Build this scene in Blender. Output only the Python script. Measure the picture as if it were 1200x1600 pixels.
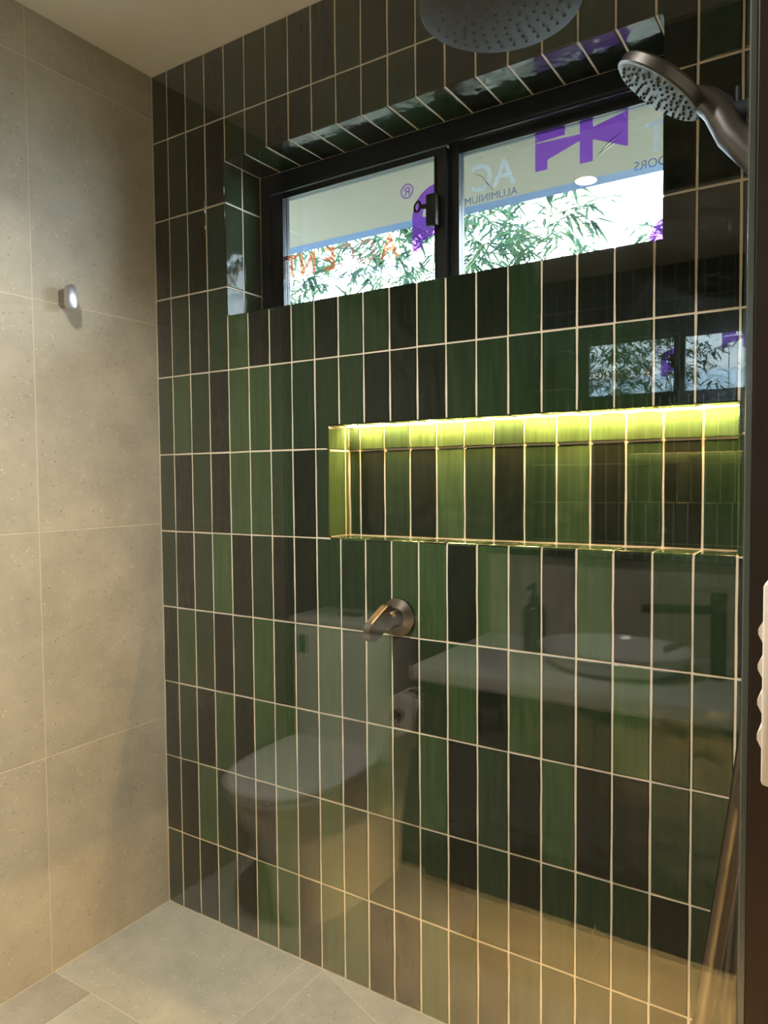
import bpy, bmesh, math, random
from mathutils import Vector, Matrix, Euler

random.seed(7)
scene = bpy.context.scene
for o in list(bpy.data.objects):
    bpy.data.objects.remove(o)
COL = scene.collection
PI = math.pi

# ------------------------------------------------------------------ camera
# solved from the tile grid: tile wall is y = 0, left wall x = 0, floor z = 0 (metres)
F_PX = 1143.12
YAW, PITCH, ROLL = 0.5737, -0.0446, -0.0086
CAM = Vector((1.7145, -1.4459, 1.259))
fw = Vector((-math.sin(YAW) * math.cos(PITCH), math.cos(YAW) * math.cos(PITCH), math.sin(PITCH)))
r0 = Vector((math.cos(YAW), math.sin(YAW), 0))
u0 = r0.cross(fw)
rr = r0 * math.cos(ROLL) + u0 * math.sin(ROLL)
uu = -r0 * math.sin(ROLL) + u0 * math.cos(ROLL)
cd = bpy.data.cameras.new('camera')
cd.sensor_fit = 'HORIZONTAL'
cd.sensor_width = 36
cd.lens = F_PX * 36 / 1200
cd.clip_start = 0.02
cam = bpy.data.objects.new('camera', cd)
cam.matrix_world = Matrix(((rr.x, uu.x, -fw.x, CAM.x), (rr.y, uu.y, -fw.y, CAM.y), (rr.z, uu.z, -fw.z, CAM.z), (0, 0, 0, 1)))
COL.objects.link(cam)
scene.camera = cam

# ------------------------------------------------------------------ sky and exposure
world = bpy.data.worlds.new('overcast_sky')
scene.world = world
world.use_nodes = True
bg = world.node_tree.nodes['Background']
bg.inputs[0].default_value = (0.80, 0.91, 1.0, 1)
bg.inputs[1].default_value = 13.0
vs = scene.view_settings
vs.view_transform = 'Standard'
vs.look = 'None'
vs.gamma = 1
vs.use_curve_mapping = False
vs.exposure = 0.45
scene.cycles.caustics_reflective = False
scene.cycles.caustics_refractive = False
scene.cycles.sample_clamp_indirect = 6.0

# lamp strengths (the lamps themselves are built with their fittings)
DOWNLIGHT_W = 25.0
DOWNLIGHT_COL = (1.0, 0.93, 0.81)
NICHE_LED = 280.0
VANITY_LED = 620.0
LED_COL = (1.0, 0.60, 0.23, 1)

# ------------------------------------------------------------------ materials
MATS = {}
def nodes_of(m):
    m.use_nodes = True
    nt = m.node_tree
    return nt, nt.nodes, nt.links
def mat(name, col, rough=0.5, metal=0.0, spec=0.5, coat=0.0, noise=0.0, scale=20.0, bump=0.0):
    if name in MATS: return MATS[name]
    m = bpy.data.materials.new(name)
    nt, N, L = nodes_of(m)
    b = N['Principled BSDF']
    b.inputs['Base Color'].default_value = (*col, 1)
    b.inputs['Roughness'].default_value = rough
    b.inputs['Metallic'].default_value = metal
    b.inputs['Specular IOR Level'].default_value = spec
    b.inputs['Coat Weight'].default_value = coat
    tc = N.new('ShaderNodeTexCoord')
    nz = N.new('ShaderNodeTexNoise'); nz.inputs['Scale'].default_value = scale; nz.inputs['Detail'].default_value = 4
    L.new(tc.outputs['Object'], nz.inputs['Vector'])
    if noise:
        mx = N.new('ShaderNodeMix'); mx.data_type = 'RGBA'
        mx.inputs['A'].default_value = (*[c * (1 - noise) for c in col], 1)
        mx.inputs['B'].default_value = (*[min(1, c * (1 + noise)) for c in col], 1)
        L.new(nz.outputs['Fac'], mx.inputs['Factor']); L.new(mx.outputs['Result'], b.inputs['Base Color'])
    if bump:
        bp = N.new('ShaderNodeBump'); bp.inputs['Strength'].default_value = bump; bp.inputs['Distance'].default_value = 0.002
        L.new(nz.outputs['Fac'], bp.inputs['Height']); L.new(bp.outputs['Normal'], b.inputs['Normal'])
    MATS[name] = m
    return m
def emit(name, col, strength):
    m = bpy.data.materials.new(name)
    nt, N, L = nodes_of(m)
    N.remove(N['Principled BSDF'])
    e = N.new('ShaderNodeEmission'); e.inputs[0].default_value = col; e.inputs[1].default_value = strength
    L.new(e.outputs[0], N['Material Output'].inputs[0])
    return m

def glazed_tile_material():
    m = bpy.data.materials.new('green_glazed_ceramic')
    nt, N, L = nodes_of(m)
    b = N['Principled BSDF']
    oi = N.new('ShaderNodeObjectInfo')
    tc = N.new('ShaderNodeTexCoord')
    off = N.new('ShaderNodeVectorMath'); off.operation = 'MULTIPLY_ADD'
    cmb = N.new('ShaderNodeCombineXYZ')
    for i in range(3): L.new(oi.outputs['Random'], cmb.inputs[i])
    off.inputs[1].default_value = (37, 53, 71)
    L.new(cmb.outputs[0], off.inputs[0]); L.new(tc.outputs['Object'], off.inputs[2])
    mp = N.new('ShaderNodeMapping'); mp.inputs['Scale'].default_value = (90, 30, 7); mp.inputs['Rotation'].default_value = (0, 0.12, 0)
    L.new(off.outputs[0], mp.inputs['Vector'])
    streak = N.new('ShaderNodeTexNoise'); streak.inputs['Scale'].default_value = 1.0; streak.inputs['Detail'].default_value = 3; streak.inputs['Distortion'].default_value = 0.4
    L.new(mp.outputs[0], streak.inputs['Vector'])
    rng = N.new('ShaderNodeMapRange'); rng.inputs[1].default_value = 0.3; rng.inputs[2].default_value = 0.7; rng.inputs[3].default_value = 0.80; rng.inputs[4].default_value = 1.20
    L.new(streak.outputs['Fac'], rng.inputs[0])
    mul = N.new('ShaderNodeVectorMath'); mul.operation = 'SCALE'
    L.new(oi.outputs['Color'], mul.inputs[0]); L.new(rng.outputs[0], mul.inputs['Scale'])
    L.new(mul.outputs[0], b.inputs['Base Color'])
    b.inputs['Roughness'].default_value = 0.10
    b.inputs['Specular IOR Level'].default_value = 0.25
    wav = N.new('ShaderNodeTexNoise'); wav.inputs['Scale'].default_value = 22; wav.inputs['Detail'].default_value = 1.5
    L.new(off.outputs[0], wav.inputs['Vector'])
    mp2 = N.new('ShaderNodeMapping'); mp2.inputs['Scale'].default_value = (60, 60, 16)
    L.new(off.outputs[0], mp2.inputs['Vector'])
    fine = N.new('ShaderNodeTexNoise'); fine.inputs['Scale'].default_value = 1.0; fine.inputs['Detail'].default_value = 1
    L.new(mp2.outputs[0], fine.inputs['Vector'])
    ad = N.new('ShaderNodeMath'); ad.operation = 'MULTIPLY_ADD'; ad.inputs[1].default_value = 0.22
    L.new(fine.outputs['Fac'], ad.inputs[0]); L.new(wav.outputs['Fac'], ad.inputs[2])
    bp = N.new('ShaderNodeBump'); bp.inputs['Strength'].default_value = 0.75; bp.inputs['Distance'].default_value = 0.0028
    L.new(ad.outputs[0], bp.inputs['Height']); L.new(bp.outputs['Normal'], b.inputs['Normal'])
    return m
def stone_material(name, col, rough=0.55):
    m = bpy.data.materials.new(name)
    nt, N, L = nodes_of(m)
    b = N['Principled BSDF']
    tc = N.new('ShaderNodeTexCoord'); oi = N.new('ShaderNodeObjectInfo')
    cmb = N.new('ShaderNodeCombineXYZ')
    for i in range(3): L.new(oi.outputs['Random'], cmb.inputs[i])
    off = N.new('ShaderNodeVectorMath'); off.operation = 'MULTIPLY_ADD'; off.inputs[1].default_value = (17, 23, 31)
    L.new(cmb.outputs[0], off.inputs[0]); L.new(tc.outputs['Object'], off.inputs[2])
    n1 = N.new('ShaderNodeTexNoise'); n1.inputs['Scale'].default_value = 7; n1.inputs['Detail'].default_value = 8; n1.inputs['Roughness'].default_value = 0.7
    L.new(off.outputs[0], n1.inputs['Vector'])
    cr = N.new('ShaderNodeValToRGB')
    cr.color_ramp.elements[0].position = 0.3; cr.color_ramp.elements[0].color = (*[c * 0.80 for c in col], 1)
    cr.color_ramp.elements[1].position = 0.7; cr.color_ramp.elements[1].color = (*[min(1, c * 1.16) for c in col], 1)
    L.new(n1.outputs['Fac'], cr.inputs[0])
    prev = cr.outputs[0]
    for sc, th, colr, fac, dist in ((60, 0.17, [c * 0.50 for c in col], 0.75, 1.2), (75, 0.20, [min(1, c * 1.5) for c in col], 0.75, 1.0), (150, 0.2, [c * 0.7 for c in col], 0.5, 0.8)):
        v = N.new('ShaderNodeTexVoronoi'); v.inputs['Scale'].default_value = sc; v.inputs['Randomness'].default_value = 1
        L.new(off.outputs[0], v.inputs['Vector'])
        nn = N.new('ShaderNodeTexNoise'); nn.inputs['Scale'].default_value = sc * 0.55; L.new(off.outputs[0], nn.inputs['Vector'])
        lt = N.new('ShaderNodeMapRange'); lt.inputs[1].default_value = th * 0.6; lt.inputs[2].default_value = th * 1.2; lt.inputs[3].default_value = fac; lt.inputs[4].default_value = 0
        L.new(v.outputs['Distance'], lt.inputs[0])
        gate = N.new('ShaderNodeMapRange'); gate.inputs[1].default_value = 0.49; gate.inputs[2].default_value = 0.56
        L.new(nn.outputs['Fac'], gate.inputs[0])
        mm = N.new('ShaderNodeMath'); mm.operation = 'MULTIPLY'; L.new(lt.outputs[0], mm.inputs[0]); L.new(gate.outputs[0], mm.inputs[1])
        mx = N.new('ShaderNodeMix'); mx.data_type = 'RGBA'
        L.new(mm.outputs[0], mx.inputs['Factor']); L.new(prev, mx.inputs['A']); mx.inputs['B'].default_value = (*colr, 1)
        prev = mx.outputs['Result']
    L.new(prev, b.inputs['Base Color'])
    b.inputs['Roughness'].default_value = rough
    b.inputs['Specular IOR Level'].default_value = 0.35
    bp = N.new('ShaderNodeBump'); bp.inputs['Strength'].default_value = 0.12; bp.inputs['Distance'].default_value = 0.002
    L.new(n1.outputs['Fac'], bp.inputs['Height']); L.new(bp.outputs['Normal'], b.inputs['Normal'])
    return m
def clear_glass(name, tint=(1, 1, 1), ior=1.5):
    # thin clear pane: straight-through transmission plus a Fresnel mirror, on both faces
    m = bpy.data.materials.new(name)
    nt, N, L = nodes_of(m)
    N.remove(N['Principled BSDF'])
    geo = N.new('ShaderNodeNewGeometry')
    io = N.new('ShaderNodeMapRange'); io.inputs[3].default_value = ior; io.inputs[4].default_value = 1 / ior
    L.new(geo.outputs['Backfacing'], io.inputs[0])
    fr = N.new('ShaderNodeFresnel'); L.new(io.outputs[0], fr.inputs['IOR'])
    t = N.new('ShaderNodeBsdfTransparent'); t.inputs[0].default_value = (*tint, 1)
    g = N.new('ShaderNodeBsdfGlossy'); g.inputs['Roughness'].default_value = 0.0; g.inputs[0].default_value = (1, 1, 1, 1)
    mx = N.new('ShaderNodeMixShader')
    L.new(fr.outputs[0], mx.inputs[0]); L.new(t.outputs[0], mx.inputs[1]); L.new(g.outputs[0], mx.inputs[2])
    L.new(mx.outputs[0], N['Material Output'].inputs[0])
    return m
def film(name, tint, col, opac):
    # coloured see-through plastic film: tinted transmission with a little scattering
    m = bpy.data.materials.new(name)
    nt, N, L = nodes_of(m)
    N.remove(N['Principled BSDF'])
    t = N.new('ShaderNodeBsdfTransparent'); t.inputs[0].default_value = (*tint, 1)
    d = N.new('ShaderNodeBsdfTranslucent'); d.inputs[0].default_value = (*col, 1)
    d2 = N.new('ShaderNodeBsdfDiffuse'); d2.inputs[0].default_value = (*col, 1)
    a = N.new('ShaderNodeMixShader'); a.inputs[0].default_value = 0.5
    L.new(d.outputs[0], a.inputs[1]); L.new(d2.outputs[0], a.inputs[2])
    mx = N.new('ShaderNodeMixShader'); mx.inputs[0].default_value = opac
    L.new(t.outputs[0], mx.inputs[1]); L.new(a.outputs[0], mx.inputs[2])
    L.new(mx.outputs[0], N['Material Output'].inputs[0])
    return m

M_TILE = glazed_tile_material()
M_GROUT = mat('beige_grout', (0.72, 0.64, 0.53), 0.9, noise=0.10, scale=60, bump=0.3)
M_STONE = stone_material('beige_stone_tile', (0.48, 0.44, 0.365))
M_FLOOR = stone_material('grey_stone_floor_tile', (0.48, 0.46, 0.40), 0.5)
M_UNLIT = stone_material('dark_stone_drain_insert', (0.33, 0.30, 0.25), 0.5)  # floor stone darkened: shade of an unlit band put into the colour
M_LGROUT = mat('pale_grout', (0.72, 0.66, 0.54), 0.9, noise=0.08, scale=60)
M_PAINT = mat('cream_ceiling_paint', (0.86, 0.83, 0.76), 0.8, noise=0.02, scale=4)
M_WPAINT = mat('wall_paint', (0.55, 0.50, 0.42), 0.8, noise=0.03, scale=4)
M_FRAME = mat('black_aluminium', (0.012, 0.014, 0.022), 0.32, noise=0.2, scale=40)
M_BLACK = mat('black_plastic', (0.010, 0.010, 0.012), 0.4, noise=0.2, scale=40)
M_GUN = mat('brushed_gunmetal', (0.16, 0.135, 0.115), 0.33, metal=1.0, noise=0.12, scale=80)
M_GUN2 = mat('dark_gunmetal', (0.026, 0.031, 0.040), 0.5, metal=0.2, spec=0.15, noise=0.12, scale=80)
M_GUN3 = mat('satin_gunmetal', (0.14, 0.13, 0.13), 0.36, metal=1.0, noise=0.12, scale=80)
M_FACE = mat('spray_face_grey', (0.20, 0.25, 0.28), 0.45, noise=0.1, scale=60)
M_RUB = mat('nozzle_rubber', (0.02, 0.02, 0.022), 0.6, noise=0.1, scale=60)
M_BRONZE = mat('bronze_channel', (0.028, 0.018, 0.013), 0.45, metal=0.6, noise=0.12, scale=30)
M_CERAM = mat('white_ceramic', (0.82, 0.82, 0.80), 0.12, noise=0.02, scale=5)
M_WPLAS = mat('white_switch_plastic', (0.80, 0.74, 0.68), 0.35, noise=0.03, scale=30)
M_WOOD = mat('dark_stained_timber', (0.024, 0.017, 0.011), 0.5, noise=0.35, scale=14)
M_BENCH = mat('white_stone_bench', (0.72, 0.72, 0.70), 0.3, noise=0.06, scale=12)
M_MIRROR = mat('mirror_silver', (0.9, 0.92, 0.92), 0.0, metal=1.0, noise=0.0)
M_GLASS = clear_glass('shower_glass', (0.985, 1.0, 0.99))
M_PANE = clear_glass('window_glass', (0.95, 0.98, 0.985))
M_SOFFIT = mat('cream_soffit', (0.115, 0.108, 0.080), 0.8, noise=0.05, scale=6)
M_FASCIA = mat('blue_grey_gutter', (0.04, 0.075, 0.15), 0.5, noise=0.08, scale=10)
M_CULM = mat('bamboo_culm', (0.10, 0.14, 0.07), 0.5, noise=0.3, scale=12)
M_PURPLE = film('purple_film', (0.56, 0.34, 0.80), (0.36, 0.16, 0.55), 0.28)
M_LETTER = film('pale_letter_film', (0.85, 0.88, 0.93), (0.50, 0.54, 0.58), 0.30)
M_ORANGE = film('orange_letter_film', (0.80, 0.50, 0.38), (0.70, 0.34, 0.22), 0.5)
M_PALEOR = film('pale_orange_letter_film', (0.78, 0.66, 0.62), (0.55, 0.42, 0.36), 0.45)
M_TEXT = film('small_letter_film', (0.38, 0.46, 0.62), (0.28, 0.34, 0.46), 0.6)
M_RESID = mat('white_film_residue', (0.9, 0.88, 0.82), 0.5, noise=0.03, scale=50)
M_LED_N = emit('niche_led', LED_COL, NICHE_LED)
M_LED_V = emit('vanity_led', (1.0, 0.62, 0.24, 1), VANITY_LED)
M_DL = emit('downlight_glow', (1.0, 0.90, 0.74, 1), 60.0)

def leaf_material():
    m = bpy.data.materials.new('bamboo_leaf')
    nt, N, L = nodes_of(m)
    N.remove(N['Principled BSDF'])
    tc = N.new('ShaderNodeTexCoord'); nz = N.new('ShaderNodeTexNoise'); nz.inputs['Scale'].default_value = 9
    L.new(tc.outputs['Object'], nz.inputs['Vector'])
    cr = N.new('ShaderNodeValToRGB')
    cr.color_ramp.elements[0].position = 0.35; cr.color_ramp.elements[0].color = (0.024, 0.056, 0.054, 1)
    cr.color_ramp.elements[1].position = 0.65; cr.color_ramp.elements[1].color = (0.085, 0.155, 0.075, 1)
    L.new(nz.outputs['Fac'], cr.inputs[0])
    d = N.new('ShaderNodeBsdfDiffuse'); t = N.new('ShaderNodeBsdfTranslucent'); mx = N.new('ShaderNodeMixShader'); mx.inputs[0].default_value = 0.45
    L.new(cr.outputs[0], d.inputs[0]); L.new(cr.outputs[0], t.inputs[0])
    L.new(d.outputs[0], mx.inputs[1]); L.new(t.outputs[0], mx.inputs[2]); L.new(mx.outputs[0], N['Material Output'].inputs[0])
    return m
M_LEAF = leaf_material()

# ------------------------------------------------------------------ mesh helpers
class MB:
    def __init__(s): s.v = []; s.f = []
    def add(s, vs, fs):
        n = len(s.v); s.v += [tuple(v) for v in vs]; s.f += [tuple(i + n for i in f) for f in fs]; return s
    def box(s, x0, x1, y0, y1, z0, z1, bev=0.0):
        if bev <= 0:
            return s.add([(x0,y0,z0),(x1,y0,z0),(x1,y1,z0),(x0,y1,z0),(x0,y0,z1),(x1,y0,z1),(x1,y1,z1),(x0,y1,z1)],
                         [(0,3,2,1),(4,5,6,7),(0,1,5,4),(1,2,6,5),(2,3,7,6),(3,0,4,7)])
        bm = bmesh.new(); bmesh.ops.create_cube(bm, size=1)
        for v in bm.verts: v.co = Vector(((x0+x1)/2 + v.co.x*(x1-x0), (y0+y1)/2 + v.co.y*(y1-y0), (z0+z1)/2 + v.co.z*(z1-z0)))
        bmesh.ops.bevel(bm, geom=list(bm.edges), offset=bev, segments=2, affect='EDGES', profile=0.5)
        bm.verts.index_update()
        s.add([v.co[:] for v in bm.verts], [[v.index for v in f.verts] for f in bm.faces]); bm.free(); return s
    def loft(s, rings, cap0=True, cap1=True):
        n = len(rings[0]); vs = [p for r in rings for p in r]; fs = []
        for k in range(len(rings) - 1):
            for i in range(n):
                j = (i + 1) % n; fs.append((k*n+i, k*n+j, (k+1)*n+j, (k+1)*n+i))
        if cap0: fs.append(tuple(reversed(range(n))))
        if cap1: fs.append(tuple((len(rings)-1)*n + i for i in range(n)))
        return s.add(vs, fs)
    def tube(s, pts, rad, n=12):
        pts = [Vector(p) for p in pts]; rings = []
        if not isinstance(rad, (list, tuple)): rad = [rad] * len(pts)
        t0 = (pts[1] - pts[0]).normalized(); a = t0.orthogonal().normalized()
        for i, p in enumerate(pts):
            t = (pts[min(i+1, len(pts)-1)] - pts[max(i-1, 0)]).normalized()
            a = (a - t * a.dot(t)).normalized(); b = t.cross(a)
            rings.append([p + (a*math.cos(2*PI*k/n) + b*math.sin(2*PI*k/n)) * rad[i] for k in range(n)])
        return s.loft(rings)
    def lathe(s, prof, n=32, M=Matrix(), sx=1, sy=1):
        rings = [[M @ Vector((r*sx*math.cos(2*PI*k/n), r*sy*math.sin(2*PI*k/n), z)) for k in range(n)] for r, z in prof]
        return s.loft(rings)
    def prism(s, poly, fn, d0, d1):
        n = len(poly); vs = [fn(p, d0) for p in poly] + [fn(p, d1) for p in poly]
        fs = [tuple(range(n)), tuple(reversed(range(n, 2*n)))] + [(i, i+n, (i+1) % n + n, (i+1) % n) for i in range(n)]
        return s.add(vs, fs)
    def build(s, name, m, parent=None, smooth=None, loc=None):
        me = bpy.data.meshes.new(name); me.from_pydata(s.v, [], s.f)
        bm = bmesh.new(); bm.from_mesh(me); bmesh.ops.recalc_face_normals(bm, faces=bm.faces); bm.to_mesh(me); bm.free()
        if smooth is not None:
            me.shade_smooth(); me.set_sharp_from_angle(angle=math.radians(smooth))
        me.materials.append(m)
        o = bpy.data.objects.new(name, me); COL.objects.link(o)
        if parent: o.parent = parent; o.matrix_parent_inverse = Matrix.Translation(-parent.location)
        return o
def tag(o, label=None, cat=None, group=None, kind=None):
    if label: o['label'] = label
    if cat: o['category'] = cat
    if group: o['group'] = group
    if kind: o['kind'] = kind
    return o
def thing(name, label, cat, loc=(0, 0, 0), group=None):
    o = bpy.data.objects.new(name, None); COL.objects.link(o); o.location = loc; o.empty_display_size = 0.05
    return tag(o, label, cat, group)
def struct(name, mb, m, label, cat='wall', parent=None, smooth=None):
    o = mb.build(name, m, parent, smooth); tag(o, label, cat, kind='structure'); return o
def inherit(o, parent):
    o.parent = parent; o.matrix_parent_inverse = Matrix.Translation(-parent.location)

# ------------------------------------------------------------------ glazed tiles
H = 0.2222; W = 0.0737; X1 = 0.0615
CEIL = 2.4138
ZR = [CEIL] + [0.2251 + (10 - r) * H for r in range(1, 11)] + [0.0]
XC = [0.0] + [X1 + k * W for k in range(0, 22)] + [1.68]
G = 0.0047                                        # grout width
SHADE = [(0.010, 0.013, 0.009), (0.018, 0.034, 0.017), (0.039, 0.071, 0.029)]
def shade_col(k):
    c = SHADE[k]; j = random.uniform(0.88, 1.12); g = random.uniform(0.95, 1.05)
    return (c[0]*j, c[1]*j*g, c[2]*j, 1)
def offset_poly(poly, d):
    n = len(poly); out = []
    for i in range(n):
        p, q, r = Vector(poly[i-1]), Vector(poly[i]), Vector(poly[(i+1) % n])
        e1 = (q - p).normalized(); e2 = (r - q).normalized()
        n1 = Vector((-e1.y, e1.x)); n2 = Vector((-e2.y, e2.x))
        k = 1 + n1.dot(n2)
        out.append(q + (n1 + n2) * (d / max(k, 0.3)))
    return out
def subdivide(poly, step):
    out = []
    for i in range(len(poly)):
        a, b = Vector(poly[i]), Vector(poly[(i+1) % len(poly)])
        k = max(1, round((b - a).length / step))
        out += [a.lerp(b, t / k) for t in range(k)]
    return out
TILE_CACHE = {}
def tile_mesh(poly, th, bev, wob, m, variants=5, name='tile'):
    key = (tuple((round(p[0], 4), round(p[1], 4)) for p in poly), th, bev, m.name, random.randrange(variants))
    if key in TILE_CACHE: return TILE_CACHE[key]
    rng = random.Random(str(key))
    ring = subdivide(poly, 0.055 if wob else 9)
    outer = []
    for p in ring: outer.append(Vector((p[0] + rng.uniform(-wob, wob), p[1] + rng.uniform(-wob, wob))))
    inner = offset_poly(outer, bev)
    n = len(ring)
    vs = [(p.x, 0.0, p.y) for p in inner] + [(p.x, bev * 0.75, p.y) for p in outer] + [(p.x, th, p.y) for p in outer]
    fs = [tuple(range(n))]
    for k in range(2):
        for i in range(n):
            j = (i + 1) % n; fs.append((k*n+i, (k+1)*n+i, (k+1)*n+j, k*n+j))
    fs.append(tuple(reversed(range(2*n, 3*n))))
    me = bpy.data.meshes.new(name); me.from_pydata(vs, [], fs); me.materials.append(m)
    TILE_CACHE[key] = me
    return me
ROT = {'back': Euler((0, 0, 0)), 'left': Euler((0, 0, PI/2)), 'right': Euler((0, 0, -PI/2)), 'down': Euler((PI/2, 0, 0)), 'up': Euler((-PI/2, 0, 0))}
def tile(parent, poly, face, plane, shade, m=None, th=0.008, bev=0.0016, wob=0.0006, tilt=0.0035, name='tile'):
    """poly: CCW outline in surface coordinates (u, v); plane: where the surface lies"""
    cu = (min(p[0] for p in poly) + max(p[0] for p in poly)) / 2; cv = (min(p[1] for p in poly) + max(p[1] for p in poly)) / 2
    loc = [(p[0] - cu, p[1] - cv) for p in poly]
    if face == 'back': pos = (cu, plane, cv)
    elif face == 'left': pos = (plane, cu, cv)                       # u = y, faces +x
    elif face == 'right': pos = (plane, cu, cv); loc = [(-a, b) for a, b in reversed(loc)]
    elif face == 'down': pos = (cu, cv, plane); loc = [(a, -b) for a, b in reversed(loc)]   # u = x, v = y
    elif face == 'up': pos = (cu, cv, plane)
    me = tile_mesh(loc, th, bev, wob, m or M_TILE, 5 if wob else 1, name)
    o = bpy.data.objects.new(name, me); COL.objects.link(o)
    o.rotation_euler = ROT[face]
    if tilt:
        o.rotation_euler = (ROT[face].to_matrix() @ Euler((random.uniform(-tilt, tilt)*0.6, 0, random.uniform(-tilt, tilt))).to_matrix()).to_euler()
    o.location = pos
    o.color = shade_col(shade) if isinstance(shade, int) else (1, 1, 1, 1)
    inherit(o, parent)
    return o
def rect(u0, u1, v0, v1, gu0=G/2, gu1=G/2, gv0=G/2, gv1=G/2):
    return [(u0+gu0, v0+gv0), (u1-gu1, v0+gv0), (u1-gu1, v1-gv1), (u0+gu0, v1-gv1)]

# openings in the tiled wall
WX0, WX1, WZ0, WZ1, WD = 0.283, 1.402, 1.703, 2.111, 0.14
NX0, NX1, NZ0, NZ1, ND = 0.619, 1.5355, 1.1165, 1.392, 0.088
GY = 0.0024      # grout face, tile faces at y = 0
XR = 1.68        # inner face of the right wall
YO = -2.30       # opposite wall
def frame_with_holes(mb, x0, x1, z0, z1, holes, y):
    xs = sorted({x0, x1} | {h[0] for h in holes} | {h[1] for h in holes}); zs = sorted({z0, z1} | {h[2] for h in holes} | {h[3] for h in holes})
    for i in range(len(xs)-1):
        for j in range(len(zs)-1):
            cx, cz = (xs[i]+xs[i+1])/2, (zs[j]+zs[j+1])/2
            if any(h[0] < cx < h[1] and h[2] < cz < h[3] for h in holes): continue
            mb.add([(xs[i],y,zs[j]),(xs[i+1],y,zs[j]),(xs[i+1],y,zs[j+1]),(xs[i],y,zs[j+1])], [(0,1,2,3)])
wb = MB()
hw = (WX0-GY, WX1+GY, WZ0-GY, WZ1+GY); hn = (NX0-GY, NX1+GY, NZ0-GY, NZ1+GY)
frame_with_holes(wb, 0, XR, 0, CEIL, [hw, hn], GY)
frame_with_holes(wb, -0.12, XR+0.12, -0.1, CEIL+0.15, [hw], 0.25)
for (a, b) in (((hw[0],hw[2]),(hw[1],hw[2])), ((hw[1],hw[2]),(hw[1],hw[3])), ((hw[1],hw[3]),(hw[0],hw[3])), ((hw[0],hw[3]),(hw[0],hw[2]))):
    wb.add([(a[0],GY,a[1]),(b[0],GY,b[1]),(b[0],0.25,b[1]),(a[0],0.25,a[1])], [(0,1,2,3)])
wall_back = struct('wall_back', wb, M_GROUT, 'shower wall of stacked glossy green tiles with beige grout', 'wall')

def cut(c):   # tile rectangle minus the two openings -> outline
    x0, x1, z0, z1 = c
    for (ax, bx, az, bz) in ((WX0, WX1, WZ0, WZ1), (NX0, NX1, NZ0, NZ1)):
        ox0, ox1, oz0, oz1 = max(x0, ax), min(x1, bx), max(z0, az), min(z1, bz)
        if ox1 - ox0 < 0.004 or oz1 - oz0 < 0.004: continue
        e = 0.001; g = G/2
        fx = (ox0 - x0 < 0.006) and (x1 - ox1 < 0.006); fz = (oz0 - z0 < 0.006) and (z1 - oz1 < 0.006)
        if fx and fz: return None
        if fx:
            if oz0 - z0 > z1 - oz1: return rect(x0, x1, z0, oz0, gv1=e)
            return rect(x0, x1, oz1, z1, gv0=e)
        if fz:
            if ox0 - x0 > x1 - ox1: return rect(x0, ox0, z0, z1, gu1=e)
            return rect(ox1, x1, z0, z1, gu0=e)
        left = ox0 - x0 < 0.006; low = oz0 - z0 < 0.006
        X0, X1_, Z0, Z1 = x0+g, x1-g, z0+g, z1-g
        if left and low: return [(ox1+e, Z0), (X1_, Z0), (X1_, Z1), (X0, Z1), (X0, oz1+e), (ox1+e, oz1+e)]
        if left: return [(X0, Z0), (X1_, Z0), (X1_, Z1), (ox1+e, Z1), (ox1+e, oz0-e), (X0, oz0-e)]
        if low: return [(X0, Z0), (ox0-e, Z0), (ox0-e, oz1+e), (X1_, oz1+e), (X1_, Z1), (X0, Z1)]
        return [(X0, Z0), (X1_, Z0), (X1_, oz0-e), (ox0-e, oz0-e), (ox0-e, Z1), (X0, Z1)]
    return rect(x0, x1, z0, z1)
ROWS = ['10101110010011011100101', '01001100111100011100111', '01010000000000000000010', '01012001011010010000001',
        '12102211110001111110010', '10102210100000000000010', '10120100111120211020110', '02101211212012021121111',
        '01020221202122010200110', '00210021211110101110110', '10010221022002101111101']
ROWS[6] = '10120100111210210201101'[0:12] + '2' + '02102011010'
ROWS[7] = '0210121121' + '201' + '20211211101'
ROWS[8] = '0102022120' + '212' + '01020011010'
ROWS[9] = '0021002121' + '111' + '01011101101'
ROWS[10] = '1001022022' + '002' + '10111101101'
for r in range(11):
    for c in range(23):
        x0, x1 = XC[c], XC[c+1]; z0, z1 = ZR[r+1], ZR[r]
        p = cut((x0, x1, z0, z1))
        if p: tile(wall_back, p, 'back', 0.0, int(ROWS[r][c]))

# window reveal lining
rv = MB()
rv.box(WX0-0.02, WX0-GY+0.0008, GY+0.001, WD, WZ0, WZ1).box(WX1+GY-0.0008, WX1+0.02, GY+0.001, WD, WZ0, WZ1).box(WX0-0.02, WX1+0.02, GY+0.001, WD, WZ1+GY-0.0008, WZ1+0.02).box(WX0-0.02, WX1+0.02, GY+0.001, WD, WZ0-0.02, WZ0-GY+0.0008)
reveal = struct('wall_reveal', rv, M_GROUT, 'green tiled reveal lining the recess around the black window', 'reveal')
cols = [WX0] + [x for x in XC if WX0 + 0.02 < x < WX1 - 0.01] + [WX1]
for i in range(len(cols)-1):
    k = random.choice((0, 0, 1, 1, 1))
    tile(reveal, rect(cols[i], cols[i+1], 0, WD, gu0=0.001 if i == 0 else G/2, gu1=0.001 if i == len(cols)-2 else G/2, gv0=0.0008, gv1=0.001), 'down', WZ1, k, th=0.006, wob=0.0004)
    tile(reveal, rect(cols[i], cols[i+1], 0, WD, gv0=0.0008, gv1=0.001), 'up', WZ0, random.choice((0, 1, 1)), th=0.006)
zs = [WZ0, ZR[3], ZR[2], WZ1]
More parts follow.
